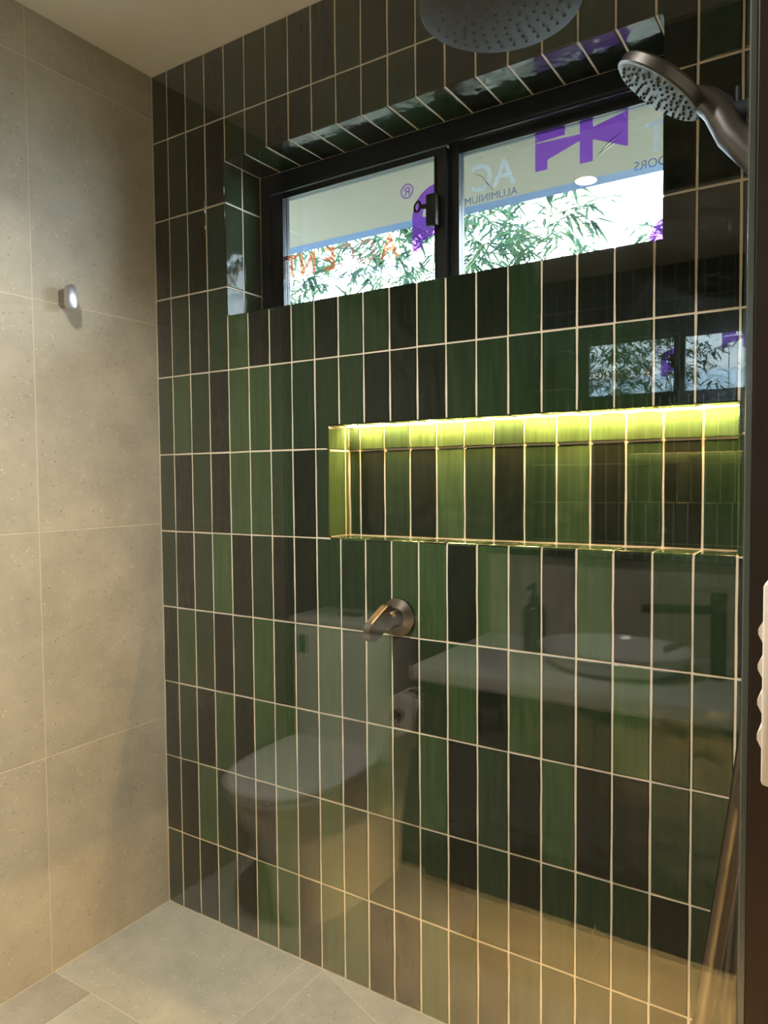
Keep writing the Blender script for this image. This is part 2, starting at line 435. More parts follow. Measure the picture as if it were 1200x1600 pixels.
for j in range(3):
    for (ya, yb) in ((0, 0.068), (0.068, WD)):
        for face, pl in (('left', WX0), ('right', WX1)):
            tile(reveal, rect(ya, yb, zs[j], zs[j+1], gu0=0.001 if ya == 0 else G/2, gv0=0.0012 if j == 0 else G/2, gv1=0.0012 if j == 2 else G/2), face, pl, 1, th=0.006)

# lit niche
nb = MB()
nb.box(NX0-0.02, NX1+0.02, ND+GY, ND+0.03, NZ0-0.02, NZ1+0.02).box(NX0-0.02, NX0-GY, GY+0.001, ND+GY, NZ0, NZ1).box(NX1+GY, NX1+0.02, GY+0.001, ND+GY, NZ0, NZ1)
nb.box(NX0-0.02, NX1+0.02, GY+0.001, ND+GY, NZ1+0.004, NZ1+0.02).box(NX0-0.02, NX1+0.02, GY+0.001, ND+GY, NZ0-0.02, NZ0-GY)
niche = struct('wall_niche', nb, M_GROUT, 'recessed green tiled shower niche lit from above by a yellow light strip', 'niche')
ncol = [NX0] + [0.652 + k * W for k in range(12)] + [NX1]
ZN = 1.3325
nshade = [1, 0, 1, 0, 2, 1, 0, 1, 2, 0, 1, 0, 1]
for i in range(len(ncol)-1):
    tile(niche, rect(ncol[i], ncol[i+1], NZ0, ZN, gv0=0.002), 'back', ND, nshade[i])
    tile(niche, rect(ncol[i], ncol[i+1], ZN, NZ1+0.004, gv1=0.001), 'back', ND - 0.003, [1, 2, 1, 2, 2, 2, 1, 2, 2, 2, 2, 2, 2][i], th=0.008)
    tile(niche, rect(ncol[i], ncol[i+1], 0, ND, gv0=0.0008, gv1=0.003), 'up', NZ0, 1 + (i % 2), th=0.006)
for (za, zb) in ((NZ0, ZN), (ZN, NZ1)):
    for face, pl in (('left', NX0), ('right', NX1)):
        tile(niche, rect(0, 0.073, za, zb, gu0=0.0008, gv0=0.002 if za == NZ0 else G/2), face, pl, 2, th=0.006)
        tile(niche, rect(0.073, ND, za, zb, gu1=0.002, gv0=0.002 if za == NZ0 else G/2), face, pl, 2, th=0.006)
for i in range(len(ncol)-1):
    tile(niche, rect(ncol[i], ncol[i+1], 0, 0.052, gv0=0.0008, gv1=0.001), 'down', NZ1, 1, th=0.004)

# LED strip in its channel at the back of the niche ceiling
led = thing('led_strip', 'yellow light strip along the top of the shower niche', 'light strip', (NX0, 0.07, NZ1))
MB().box(NX0+0.004, NX1-0.004, 0.054, 0.083, NZ1+0.0005, NZ1+0.0035).build('channel', mat('led_channel', (0.5, 0.5, 0.48), 0.5, noise=0.05), led)
MB().box(NX0+0.008, NX1-0.008, 0.065, 0.075, NZ1-0.0003, NZ1+0.0004).build('diffuser', M_LED_N, led)

# ------------------------------------------------------------------ left wall, floor, ceiling, other walls
wl = MB().box(-0.12, -0.0005, YO-0.1, 0.25, -0.1, CEIL+0.15)
wall_left = struct('wall_left', wl, M_LGROUT, 'left wall of large beige speckled stone tiles', 'wall')
lz = [0.0, 0.5618, 1.1351, 1.7123, 2.2916, CEIL]
ly = [0.0, -0.381, -0.958, -1.535, -2.112, YO]
LG = 0.0011
for i in range(5):
    for j in range(5):
        tile(wall_left, rect(ly[i+1], ly[i], lz[j], lz[j+1], LG, LG, LG, LG), 'left', 0.0, 'x', M_STONE, th=0.006, bev=0.0003, wob=0, tilt=0)
fl = MB().box(-0.12, 2.75, YO-0.1, 0.25, -0.1, -0.0006)
floor = struct('floor', fl, M_LGROUT, 'grey stone tiled shower and bathroom floor with cut falls', 'floor')
FG = 0.0012
def fpoly(pts):
    tile(floor, offset_poly([Vector(p) for p in pts], FG), 'up', 0.0, 'x', M_FLOOR, th=0.006, bev=0.0004, wob=0, tilt=0)
yl = -0.374
fpoly([(0.0, yl), (0.522, yl), (0.522, 0), (0, 0)])
fpoly([(0.522, yl), (0.583, yl), (0.583, 0), (0.522, 0)])
fpoly([(0.583, yl), (1.16, yl), (1.16, -0.215), (0.583, 0)])
fpoly([(0.583, 0), (1.16, -0.215), (1.16, 0)])
fpoly([(1.16, yl), (XR, yl), (XR, 0), (1.16, 0)])
yy = [yl, yl-0.577, yl-1.154, yl-1.731, YO]
tile(floor, [(p.x, p.y) for p in offset_poly([Vector(p) for p in [(0, yy[1]), (0.150, yy[1]), (0.150, yl), (0, yl)]], 0.0006)], 'up', 0.0, 'x', M_UNLIT, th=0.006, bev=0.0004, wob=0, tilt=0)  # strip by the left wall, its shade painted as darker stone
fpoly([(0.150, yy[1]), (0.577, yy[1]), (0.577, yl), (0.150, yl)])
for i in range(4):
    xx = [0, 0.577, 1.154, XR]
    for k in range(3):
        if i == 0 and k == 0: continue
        fpoly([(xx[k], yy[i+1]), (xx[k+1], yy[i+1]), (xx[k+1], yy[i]), (xx[k], yy[i])])
ceiling = struct('ceiling', MB().box(-0.12, 2.75, YO-0.1, 0.25, CEIL, CEIL+0.15), M_PAINT, 'plain cream painted bathroom ceiling', 'ceiling')
struct('wall_opposite', MB().box(-0.12, 2.75, YO-0.12, YO, -0.1, CEIL), mat('deep_olive_wall', (0.048, 0.066, 0.044), 0.8, spec=0.2, noise=0.15, scale=6), 'deep green bathroom wall behind the toilet and vanity', 'wall')
DY0, DY1 = -1.86, -1.013      # doorway in the right wall; the camera stands in it
rw = MB().box(XR, XR+0.11, DY1, 0.0, 0, CEIL).box(XR, XR+0.11, YO, DY0, 0, CEIL).box(XR, XR+0.11, DY0, DY1, 2.1, CEIL)
struct('wall_right', rw, M_WPAINT, 'right wall with the doorway and light switch', 'wall')
struct('wall_hallway', MB().box(2.65, 2.75, YO, 0.25, 0, CEIL).box(XR+0.11, 2.65, -0.3, -0.2, 0, CEIL), M_WPAINT, 'plain hallway wall outside the bathroom door', 'wall')

# ------------------------------------------------------------------ window
win = thing('window_1', 'black aluminium sliding window set in the green tiled wall', 'window', (WX0, WD, WZ0)); win['kind'] = 'structure'
y0, y1 = WD + 0.001, WD + 0.075
zt = 2.044; zb = 1.742
MB().box(WX0, WX1, y0, y1, zt+0.022, WZ1).build('head', M_FRAME, win)
MB().box(WX0, WX1, y0, y1, WZ0, zb-0.012).build('sill_track', M_FRAME, win)
MB().box(WX0, WX0+0.032, y0, y1, zb-0.012, zt+0.022).build('jamb', M_FRAME, win)
MB().box(1.380, WX1, y0, y1, zb-0.012, zt+0.022).build('jamb', M_FRAME, win)
MB().box(WX0+0.032, 1.380, y0+0.004, y0+0.008, zt+0.018, zt+0.030).build('track_lip', M_FRAME, win)
# sliding sash (left, inner track) and fixed light (right, outer track)
sy = WD + 0.012
sash = MB().box(WX0+0.030, 0.357, sy, sy+0.024, zb-0.012, zt+0.016).box(0.838, 0.868, sy, sy+0.024, zb-0.012, zt+0.016).box(0.357, 0.838, sy, sy+0.024, zt, zt+0.016).box(0.357, 0.838, sy, sy+0.024, zb-0.012, zb)
sash.build('sash', M_FRAME, win)
MB().box(0.3500, 0.3570, sy-0.004, sy+0.002, zb, zt).box(0.838, 0.842, sy-0.004, sy, zb, zt).build('sash_bead', M_FRAME, win)
MB().box(0.866, 0.893, sy+0.020, sy+0.048, zb-0.012, zt+0.022).build('mullion', M_FRAME, win)
MB().box(0.893, 1.380, sy+0.026, sy+0.048, zt+0.002, zt+0.022).box(0.893, 1.380, sy+0.026, sy+0.048, zb-0.012, zb).build('fixed_frame', M_FRAME, win)
PL = sy + 0.012; PR = sy + 0.036
paneL = MB().box(0.357, 0.838, PL-0.002, PL+0.002, zb, zt).build('pane', M_PANE, win)
paneR = MB().box(0.893, 1.380, PR-0.002, PR+0.002, zb, zt+0.002).build('pane', M_PANE, win)
# latch with ring pull
latch = MB().box(0.822, 0.852, sy-0.022, sy-0.001, 1.872, 1.950, 0.006).build('latch', M_BLACK, win, 40)
lt = MB()
lt.tube([(0.825, sy-0.018, 1.921), (0.808, sy-0.019, 1.923)], 0.006, 10)
ringc = Vector((0.800, sy-0.020, 1.924)); pts = [ringc + Vector((0.008*math.cos(t), 0.003*math.sin(t), 0.013*math.sin(t))) for t in [2*PI*k/16 for k in range(17)]]
lt.tube(pts, 0.0032, 8)
lt.build('key', M_BLACK, latch, 40)
# stickers (read from outside, so mirrored here)
def decal(poly, y, m, parent, name='purple_film'):
    return MB().prism(poly, lambda p, d: (p[0], y + d, p[1]), 0.0, 0.0006).build(name, m, parent)
def arc(cx, cz, r0_, r1_, a0, a1, n=14):
    a = [a0 + (a1-a0)*k/n for k in range(n+1)]
    return [(cx + r1_*math.cos(t), cz + r1_*math.sin(t)) for t in a] + [(cx + r0_*math.cos(t), cz + r0_*math.sin(t)) for t in reversed(a)]
yL, yR = PL + 0.0024, PR + 0.0024
decal(arc(0.838, 1.912, 0.044, 0.073, PI/2, PI), yL, M_PURPLE, paneL)
decal([(0.765, 1.829), (0.792, 1.829), (0.792, 1.850), (0.838, 1.868), (0.838, 1.900), (0.794, 1.912), (0.765, 1.912)], yL, M_PURPLE, paneL)
decal([(1.080, 1.963), (1.109, 1.963), (1.109, 1.984), (1.184, 2.008), (1.184, 2.022), (1.080, 2.026)], yR, M_PURPLE, paneR)
decal([(1.080, 2.028), (1.150, 2.030), (1.150, 2.046), (1.080, 2.046)], yR, M_PURPLE, paneR)
decal([(1.184, 1.957), (1.213, 1.957), (1.213, 2.046), (1.184, 2.046)], yR, M_PURPLE, paneR)
decal([(1.213, 2.004), (1.289, 1.970), (1.289, 2.046), (1.213, 2.030)], yR, M_PURPLE, paneR)
decal(arc(1.382, 1.760, 0.0, 0.048, PI*0.5, PI*1.12), yR, M_PURPLE, paneR)
def text(body, x, y, z, size, m, parent, sx=1.0, name='lettering'):
    cu = bpy.data.curves.new('text_source', 'FONT'); cu.body = body; cu.size = size; cu.extrude = 0.0003; cu.offset = size * 0.016 if size > 0.06 else 0.0
    to = bpy.data.objects.new('text_source', cu); COL.objects.link(to)
    dg = bpy.context.evaluated_depsgraph_get(); me = bpy.data.meshes.new_from_object(to.evaluated_get(dg))
    bpy.data.objects.remove(to); bpy.data.curves.remove(cu)
    MM = Matrix.Translation((x, y, z)) @ Euler((PI/2, 0, PI)).to_matrix().to_4x4() @ Matrix.Diagonal((sx, 1, 1, 1))
    me.transform(MM); me.materials.clear(); me.materials.append(m); me.name = name
    o = bpy.data.objects.new(name, me); COL.objects.link(o); o.parent = parent
    return o
for i, ch in enumerate('ACCENT'):
    text(ch, 0.722 - i*0.0655, yL+0.0004, 1.828, 0.088, M_ORANGE if i in (0, 3, 4, 5) else M_PALEOR, paneL, 0.9)
text('ALUMINIUM WINDOWS & DOORS', 0.722, yL+0.0004, 1.796, 0.0235, M_TEXT, paneL)
text('®', 0.768, yL+0.0004, 1.966, 0.050, M_PURPLE, paneL)
text('T', 1.372, yR+0.0004, 1.946, 0.088, M_LETTER, paneR, 0.9)
text('DOORS', 1.392, yR+0.0004, 1.914, 0.026, M_TEXT, paneR)
text('AC', 1.030, yR+0.0004, 1.952, 0.088, M_LETTER, paneR, 0.95)
text('ALUMINIUM', 1.036, yR+0.0004, 1.924, 0.0255, M_TEXT, paneR)
res = MB()
for pl in ([(1.222, 1.966), (1.232, 1.974), (1.242, 1.984), (1.262, 1.996), (1.280, 2.006)], [(1.226, 1.966), (1.240, 1.976), (1.250, 1.980), (1.268, 1.990)], [(0.925, 1.995), (0.945, 1.984), (0.962, 1.960), (0.975, 1.944)]):
    res.tube([(a, yR+0.002, b) for a, b in pl], [0.0008] + [0.0018]*(len(pl)-2) + [0.0006], 6)
res.build('film_residue', M_RESID, paneR)

# ------------------------------------------------------------------ wall fittings
def hook():
    t = thing('robe_hook', 'small pill-shaped gunmetal robe hook on the left stone wall', 'hook', (0.0, -0.300, 1.727))
    def pill(y, z, x0, x1, hw_, hh, bev):
        pts = []
        for k in range(32):
            a = 2*PI*k/32; c, s = math.cos(a), math.sin(a)
            pts.append((hw_*c, hw_*s + (hh-hw_ if s > 0 else -(hh-hw_))))
        rings = []
        for x, sc in ((x0, 1), (x1-bev, 1), (x1-bev*0.3, 1-0.3*bev/hw_), (x1, 1-bev/hw_)):
            rings.append([(x, y+a*sc, z+b*(1-(1-sc)*hw_/hh)) for a, b in pts])
        return rings
    MB().loft(pill(-0.300, 1.727, 0.0, 0.028, 0.011, 0.024, 0.001)).build('post', M_GUN, t, 35)
    MB().loft(pill(-0.300, 1.727, 0.028, 0.044, 0.0135, 0.0305, 0.0015)).build('cap', mat('satin_nickel', (0.50, 0.48, 0.50), 0.28, metal=1.0, noise=0.05, scale=60), t, 35)
hook()

def mixer():
    cx, cz = 0.819, 0.937
    t = thing('shower_mixer', 'brushed gunmetal shower mixer with lever on the green tiles', 'mixer tap', (cx, 0, cz))
    M = Matrix.Translation((cx, 0, cz)) @ Euler((PI/2, 0, 0)).to_matrix().to_4x4()      # local +z -> -y
    MB().lathe([(0.0445, -0.002), (0.0450, 0.004), (0.0440, 0.0075), (0.0400, 0.0095), (0.0240, 0.018), (0.0235, 0.020)], 48, M).build('flange', M_GUN, t, 30)
    MB().lathe([(0.0225, 0.017), (0.0225, 0.052), (0.0215, 0.055), (0.012, 0.056)], 40, M).build('body', M_GUN, t, 30)
    a, b = Vector((-0.056, 0.013)), Vector((-0.112, -0.013)); d = (b - a).normalized(); n = Vector((-d.y, d.x)); R = 0.0245
    pts = []
    for k in range(17): an = PI/2 + PI*k/16; pts.append(a + (d*math.cos(an) + n*math.sin(an)) * R)
    for k in range(17): an = -PI/2 + PI*k/16; pts.append(b + (d*math.cos(an) + n*math.sin(an)) * R)
    rings = []
    for x, sc in ((-0.009, 0.93), (-0.0075, 1), (0.0075, 1), (0.009, 0.93)):
        c0 = (a + b) / 2
        rings.append([(cx + x, (c0 + (p-c0)*sc).x, cz + (c0 + (p-c0)*sc).y) for p in pts])
    MB().loft(rings).build('lever', M_GUN, t, 30)
mixer()

RX, RY = 1.612, -0.400
def shower_column():
    t = thing('shower_column', 'round gunmetal rain shower head on an arm above the shower', 'shower', (RX, RY, 0.95))
    MB().tube([(RX, RY, 0.95), (RX, RY, 2.06)], 0.0105, 20).build('rail', M_GUN2, t, 40)
    for z in (0.99, 1.98):
        MB().tube([(RX, RY, z), (XR, RY, z)], 0.009, 16).lathe([(0.022, 0.0), (0.022, 0.006), (0.012, 0.008)], 24, Matrix.Translation((XR, RY, z)) @ Euler((0, -PI/2, 0)).to_matrix().to_4x4()).build('wall_bracket', M_GUN2, t, 40)
    hx, hy, hz, R = 1.2536, -0.3994, 1.965, 0.1205
    MB().tube([(RX, RY, 2.05), (RX-0.02, RY, 2.062), (hx+0.05, hy, 2.062), (hx+0.015, hy, 2.055), (hx, hy, 2.04), (hx, hy, 1.985)], 0.0105, 16).build('arm', M_GUN2, t, 40)
    hd = MB().lathe([(0.010, 0.035), (0.020, 0.030), (0.026, 0.012), (R-0.004, 0.0085), (R, 0.006), (R, 0.001), (R-0.0015, 0.0)], 72, Matrix.Translation((hx, hy, hz))).build('rain_head', M_GUN2, t, 35)
    nz = MB()
    for ring, cnt in ((0.020, 6), (0.037, 12), (0.054, 18), (0.071, 24), (0.088, 28), (0.104, 32)):
        for k in range(cnt):
            a = 2*PI*(k + 0.5*(cnt % 4)/4)/cnt
            nz.lathe([(0.0026, 0.0005), (0.0020, -0.0014), (0.0009, -0.0024)], 8, Matrix.Translation((hx + ring*math.cos(a), hy + ring*math.sin(a), hz)))
    tag(nz.build('nozzles', M_RUB, hd, 40), kind='stuff')
    MB().tube([(RX, RY, 1.710), (RX, RY, 1.752)], 0.0185, 24).build('slider', M_GUN2, t, 40)
    MB().tube([(1.5735, RY, 1.722), (RX, RY, 1.722)], 0.0125, 20).build('holder', M_GUN2, t, 40)
    MB().tube([(1.5800, RY, 1.734), (1.5800, RY, 1.753)], 0.004, 12).build('holder_pin', M_GUN2, t, 40)
    MB().tube([(RX, RY, 0.97), (RX, RY, 0.90), (RX+0.0, RY-0.03, 0.885)], 0.0125, 16).build('hose_outlet', M_GUN2, t, 40)
shower_column()
def hand_shower():
    t = thing('hand_shower', 'gunmetal hand shower with pale grey spray face hanging on the rail', 'hand shower', (1.481, RY, 1.77))
    C = Vector((1.4835, RY, 1.7765))
    n = Vector((-0.60, -0.05, -0.78)).normalized()          # spray direction
    d = Vector((0.79, 0.0, -0.61)); d = (d - n*d.dot(n)).normalized()   # towards the handle
    s = n.cross(d)
    M = Matrix(((s.x, d.x, n.x, C.x), (s.y, d.y, n.y, C.y), (s.z, d.z, n.z, C.z), (0, 0, 0, 1)))
    R = 0.0655
    MB().lathe([(0.030, -0.019), (0.052, -0.017), (R-0.003, -0.0135), (R, -0.010), (R, 0.0015), (R-0.0025, 0.003)], 56, M).build('head', M_GUN3, t, 35)
    face = MB().lathe([(R-0.0025, 0.001), (R-0.004, 0.0042), (0.03, 0.0052), (0.003, 0.0055)], 56, M).build('spray_face', M_FACE, t, 40)
    nz = MB()
    for ring, cnt in ((0.014, 7), (0.024, 12), (0.034, 17), (0.044, 21), (0.054, 26)):
        for k in range(cnt):
            a = 2*PI*(k + random.uniform(-0.15, 0.15))/cnt; rr_ = ring + random.uniform(-0.0015, 0.0015)
            nz.lathe([(0.0022, 0.004), (0.0020, 0.0066), (0.0012, 0.0075)], 7, M @ Matrix.Translation((rr_*math.cos(a), rr_*math.sin(a), 0)))
    tag(nz.build('nozzles', M_RUB, face, 40), kind='stuff')
    h0 = C + d*0.050 - n*0.010
    e = Vector((1.640, RY - 0.012, 1.600))
    path = [C + d*0.020 - n*0.010, C + d*0.045 - n*0.011, C + d*0.066 - n*0.012, C + d*0.085 - n*0.009, Vector((1.574, RY-0.004, 1.694)), Vector((1.600, RY-0.007, 1.659)), e]
    MB().tube(path, [0.006, 0.013, 0.0175, 0.0195, 0.0200, 0.0190, 0.0140], 24).build('handle', M_GUN3, t, 40)
    # hose: hangs in front of the rail, loops low and comes back to the outlet
    key = [e, Vector((1.655, -0.43, 1.50)), Vector((1.640, -0.55, 1.20)), Vector((1.622, -0.62, 0.960)), Vector((1.609, -0.62, 0.856)), Vector((1.592, -0.62, 0.728)),
           Vector((1.575, -0.62, 0.600)), Vector((1.560, -0.60, 0.47)), Vector((1.560, -0.56, 0.37)), Vector((1.585, -0.53, 0.35)), Vector((1.605, -0.55, 0.45)), Vector((1.607, -0.58, 0.66)), Vector((1.612, -0.52, 0.82)), Vector((RX, RY-0.035, 0.885))]
    pts = []
    for i in range(len(key)-1):
        p0, p1, p2, p3 = key[max(i-1, 0)], key[i], key[i+1], key[min(i+2, len(key)-1)]
        for k in range(8):
            u = k/8; pts.append(0.5*((2*p1) + (p2-p0)*u + (2*p0-5*p1+4*p2-p3)*u*u + (3*p1-p0-3*p2+p3)*u**3))
    pts.append(key[-1])
    MB().tube(pts, 0.0100, 12).build('hose', M_GUN, t, 40)
hand_shower()

# shower screen and its wall channel
GLY = -0.87
scr = thing('shower_screen', 'clear frameless glass shower screen in front of the green tiles', 'shower screen', (1.15, GLY, 0))
MB().box(0.62, 1.6477, GLY-0.005, GLY+0.005, 0.004, 2.10, 0.0012).build('glass', M_GLASS, scr)
MB().box(1.6478, 1.6534, GLY-0.0065, GLY+0.0065, 0.004, 2.10, 0.001).build('edge_seal', mat('grey_green_seal', (0.085, 0.10, 0.09), 0.25, noise=0.1, scale=20), scr)
MB().box(1.6535, XR-0.0005, GLY-0.011, GLY+0.011, 0.0, 2.105, 0.001).build('wall_channel', M_BRONZE, scr)

def switch():
    ya, yb, z0_, z1_ = -0.990, -0.914, 1.0835, 1.1995
    t = thing('light_switch', 'white four-gang light switch plate seen edge-on at the right', 'light switch', (XR, -0.95, z0_))
    MB().box(XR-0.0085, XR-0.0003, ya, yb, z0_, z1_, 0.0025).build('plate', M_WPLAS, t, 40)
    for k in range(4):
        zc = z0_ + 0.0245 + k*0.0205
        MB().prism([(0, -0.0075), (0.0032, -0.001), (0.0032, 0.002), (0, 0.0080)], lambda p, d: (XR-0.0084-p[0], d, zc+p[1]), ya+0.010, yb-0.010).build('rocker', M_WPLAS, t)
switch()

# ------------------------------------------------------------------ ceiling fittings
def downlight(x, y, label):
    t = thing('downlight', label, 'downlight', (x, y, CEIL), 'ceiling downlights')
    T = Matrix.Translation((x, y, CEIL))
    MB().lathe([(0.040, -0.001), (0.040, -0.004), (0.052, -0.003), (0.053, 0.0)], 40, T).build('trim_ring', M_WPLAS, t, 40)
    MB().lathe([(0.0395, -0.0048), (0.020, -0.0052), (0.001, -0.0053)], 40, T).build('lens', M_DL, t, 40)
    ld = bpy.data.lights.new('downlight_lamp', 'AREA'); ld.shape = 'DISK'; ld.size = 0.075; ld.energy = DOWNLIGHT_W; ld.color = DOWNLIGHT_COL; ld.spread = 2.3
    lo = bpy.data.objects.new('lamp', ld); COL.objects.link(lo); lo.location = (x, y, CEIL-0.0065); inherit(lo, t)
downlight(0.812, -1.040, 'round ceiling downlight reflected in the window pane')
fan = thing('exhaust_fan', 'square slotted exhaust fan grille on the ceiling, reflected in the window', 'exhaust fan', (0.995, -0.845, CEIL))
fx0, fx1, fy0, fy1 = 0.875, 1.115, -0.975, -0.715
MB().box(fx0, fx1, fy0, fy0+0.02, CEIL-0.012, CEIL).box(fx0, fx1, fy1-0.02, fy1, CEIL-0.012, CEIL).box(fx0, fx0+0.02, fy0+0.02, fy1-0.02, CEIL-0.012, CEIL).box(fx1-0.02, fx1, fy0+0.02, fy1-0.02, CEIL-0.012, CEIL).box(0.991, 0.999, fy0+0.02, fy1-0.02, CEIL-0.011, CEIL-0.002).build('frame', M_WPLAS, fan)
MB().box(fx0+0.02, fx1-0.02, fy0+0.02, fy1-0.02, CEIL-0.002, CEIL-0.0005).build('backing', M_BLACK, fan)
for k in range(15):
    yk = fy0 + 0.028 + k*0.0146
    MB().box(fx0+0.02, fx1-0.02, yk-0.0042, yk+0.0042, CEIL-0.010, CEIL-0.004).build('slat', M_WPLAS, fan)

# ------------------------------------------------------------------ vanity side (seen reflected in the glass)
VX0, VF = 0.797, -1.83        # left end, front of bench
cab = thing('vanity_cabinet', 'dark timber wall-hung vanity cabinet reflected in the shower glass', 'cabinet', (1.24, YO, 0.277))
MB().box(VX0+0.012, XR-0.002, YO+0.001, VF-0.046, 0.255, 0.735).build('carcass', M_WOOD, cab)
for k in range(2):
    xa = VX0+0.014 + k*0.434; xb = xa + 0.430
    for (za, zb_) in ((0.257, 0.489), (0.493, 0.725)):
        MB().box(xa, xb, VF-0.046, VF-0.030, za, zb_, 0.0015).build('drawer', M_WOOD, cab)
MB().box(VX0, XR-0.001, YO+0.001, VF, 0.766, 0.800, 0.002).build('benchtop', M_BENCH, cab, 40)
ls = thing('led_strip', 'warm light strip under the floating vanity lighting the floor', 'light strip', (1.24, YO+0.2, 0.27))
MB().box(VX0+0.06, XR-0.05, YO+0.085, YO+0.097, 0.246, 0.2545).build('diffuser', M_LED_V, ls)
bx, by, bz = 1.235, -2.04, 0.8003
basin = thing('basin', 'white oval basin on the vanity, reflected in the shower glass', 'basin', (bx, by, bz))
MB().lathe([(0.10, 0.0), (0.145, 0.012), (0.172, 0.050), (0.176, 0.0575), (0.170, 0.0580), (0.164, 0.050), (0.13, 0.018), (0.08, 0.008), (0.02, 0.006)], 56, Matrix.Translation((bx, by, bz)), 1.03, 0.78).build('bowl', M_CERAM, basin, 50)
MB().lathe([(0.018, 0.006), (0.018, 0.009), (0.004, 0.010)], 24, Matrix.Translation((bx, by, bz))).build('waste', M_GUN, basin, 40)
fx, fy = 1.458, -2.08
tap = thing('basin_mixer', 'tall dark basin mixer tap with a long straight spout', 'tap', (fx, fy, bz))
MB().tube([(fx, fy, bz), (fx, fy, 0.972)], 0.017, 24).build('body', M_BLACK, tap, 40)
MB().tube([(fx, fy, 0.958), (1.295, fy+0.02, 0.950)], 0.0105, 16).build('spout', M_BLACK, tap, 40)
MB().tube([(fx, fy, 0.972), (fx, fy, 0.995)], 0.018, 24).tube([(fx, fy, 0.985), (fx, fy+0.05, 0.992)], 0.005, 10).build('handle', M_BLACK, tap, 40)
soap = thing('soap_bottle', 'dark pump soap bottle on the vanity beside the basin', 'bottle', (1.005, -2.12, bz))
T = Matrix.Translation((1.005, -2.12, bz))
MB().lathe([(0.028, 0.0), (0.031, 0.004), (0.031, 0.105), (0.026, 0.120), (0.013, 0.128), (0.012, 0.134)], 32, T).build('bottle_body', mat('amber_black_glass', (0.02, 0.025, 0.02), 0.2, noise=0.1), soap, 40)
MB().lathe([(0.014, 0.133), (0.014, 0.148), (0.005, 0.150), (0.005, 0.175)], 20, T).tube([(1.005, -2.12, bz+0.178), (1.005, -2.075, bz+0.172)], 0.006, 10).build('pump', M_BLACK, soap, 40)
mir = thing('mirror', 'frameless wall mirror over the vanity, showing the window and niche', 'mirror', (1.30, YO, 1.0))
MB().box(0.945, 1.655, YO+0.001, YO+0.035, 1.04, 1.98, 0.002).build('backing', M_BLACK, mir)
MB().box(0.949, 1.651, YO+0.0355, YO+0.040, 1.044, 1.976).build('glass', M_MIRROR, mir)
struct('wall_splashback', MB().box(VX0, XR-0.001, YO+0.0005, YO+0.012, 0.8005, 1.035), M_STONE, 'beige stone splashback strip behind the basin, seen in reflection', 'splashback')
rollh = thing('toilet_roll_holder', 'toilet roll holder on the side of the vanity cabinet', 'roll holder', (VX0, -1.99, 0.66))
MB().tube([(VX0+0.012, -1.97, 0.69), (0.715, -1.97, 0.69), (0.700, -1.97, 0.68), (0.700, -1.97, 0.63)], 0.006, 12).tube([(0.700, -2.04, 0.632), (0.700, -1.90, 0.632)], 0.006, 12).build('arm', M_GUN, rollh, 40)
MR = Matrix.Translation((0.700, -2.02, 0.632)) @ Euler((-PI/2, 0, 0)).to_matrix().to_4x4()
roll = MB().lathe([(0.018, 0.0), (0.052, 0.0), (0.052, 0.100), (0.018, 0.100), (0.018, 0.0)], 40, MR).build('toilet_roll', mat('tissue_paper', (0.8, 0.78, 0.74), 0.95, noise=0.04, scale=50), None, 40)
tag(roll, 'white toilet paper roll hanging beside the vanity', 'toilet roll')

def toilet():
    cx = 0.372
    t = thing('toilet', 'white back-to-wall toilet suite reflected in the shower glass', 'toilet', (cx, -2.0, 0))
    back = YO + 0.004
    def dshape(w, front, rear=back, n=40, sq=2.4):
        L = front - rear; pts = []; ym = rear + L*0.42
        for k in range(n):
            a = 2*PI*k/n; c, s = math.cos(a), math.sin(a)
            if s >= 0:
                pts.append((w/2*math.copysign(abs(c)**(2/sq), c), ym + (front-ym)*abs(s)**(2/2.15)))
            else:
                pts.append((w/2*math.copysign(abs(c)**(2/7), c), ym - (ym-rear)*abs(s)**(2/7)))
        return pts
    fr = -1.68
    rings = []
    for z, w, f in ((0.0, 0.245, fr-0.16), (0.02, 0.25, fr-0.155), (0.15, 0.262, fr-0.135), (0.26, 0.300, fr-0.085), (0.34, 0.345, fr-0.02), (0.385, 0.352, fr-0.008), (0.400, 0.348, fr-0.010)):
        rings.append([(cx+a, b, z) for a, b in dshape(w, f)])
    MB().loft(rings).build('pan', M_CERAM, t, 40)
    hinge = -2.115
    s = []
    for z, d in ((0.4015, 0.004), (0.405, 0.0), (0.414, 0.0), (0.417, 0.004)):
        s.append([(cx+a, b, z) for a, b in dshape(0.360-2*d, fr-d, hinge)])
    MB().loft(s).build('seat', M_CERAM, t, 40)
    s = []
    for z, d in ((0.4195, 0.004), (0.422, 0.0), (0.434, 0.0), (0.440, 0.006), (0.442, 0.03)):
        s.append([(cx+a, b, z) for a, b in dshape(0.362-2*d, fr+0.002-d, hinge)])
    MB().loft(s).build('lid', M_CERAM, t, 40)
    cis = MB().box(cx-0.185, cx+0.185, back, -2.105, 0.400, 0.800, 0.022).build('cistern', M_CERAM, t, 40)
    MB().box(cx-0.190, cx+0.190, back, -2.100, 0.801, 0.825, 0.008).build('cistern_lid', M_CERAM, t, 40)
    MB().box(cx-0.050, cx+0.030, -2.21, -2.16, 0.8245, 0.830, 0.002).build('flush_button', mat('chrome', (0.6, 0.6, 0.6), 0.1, metal=1.0), t, 40)
    MB().box(cx-0.165, cx-0.125, -2.1052, -2.1042, 0.705, 0.765).build('rating_label', mat('green_rating_label', (0.05, 0.20, 0.10), 0.6, noise=0.4, scale=60), cis)
toilet()

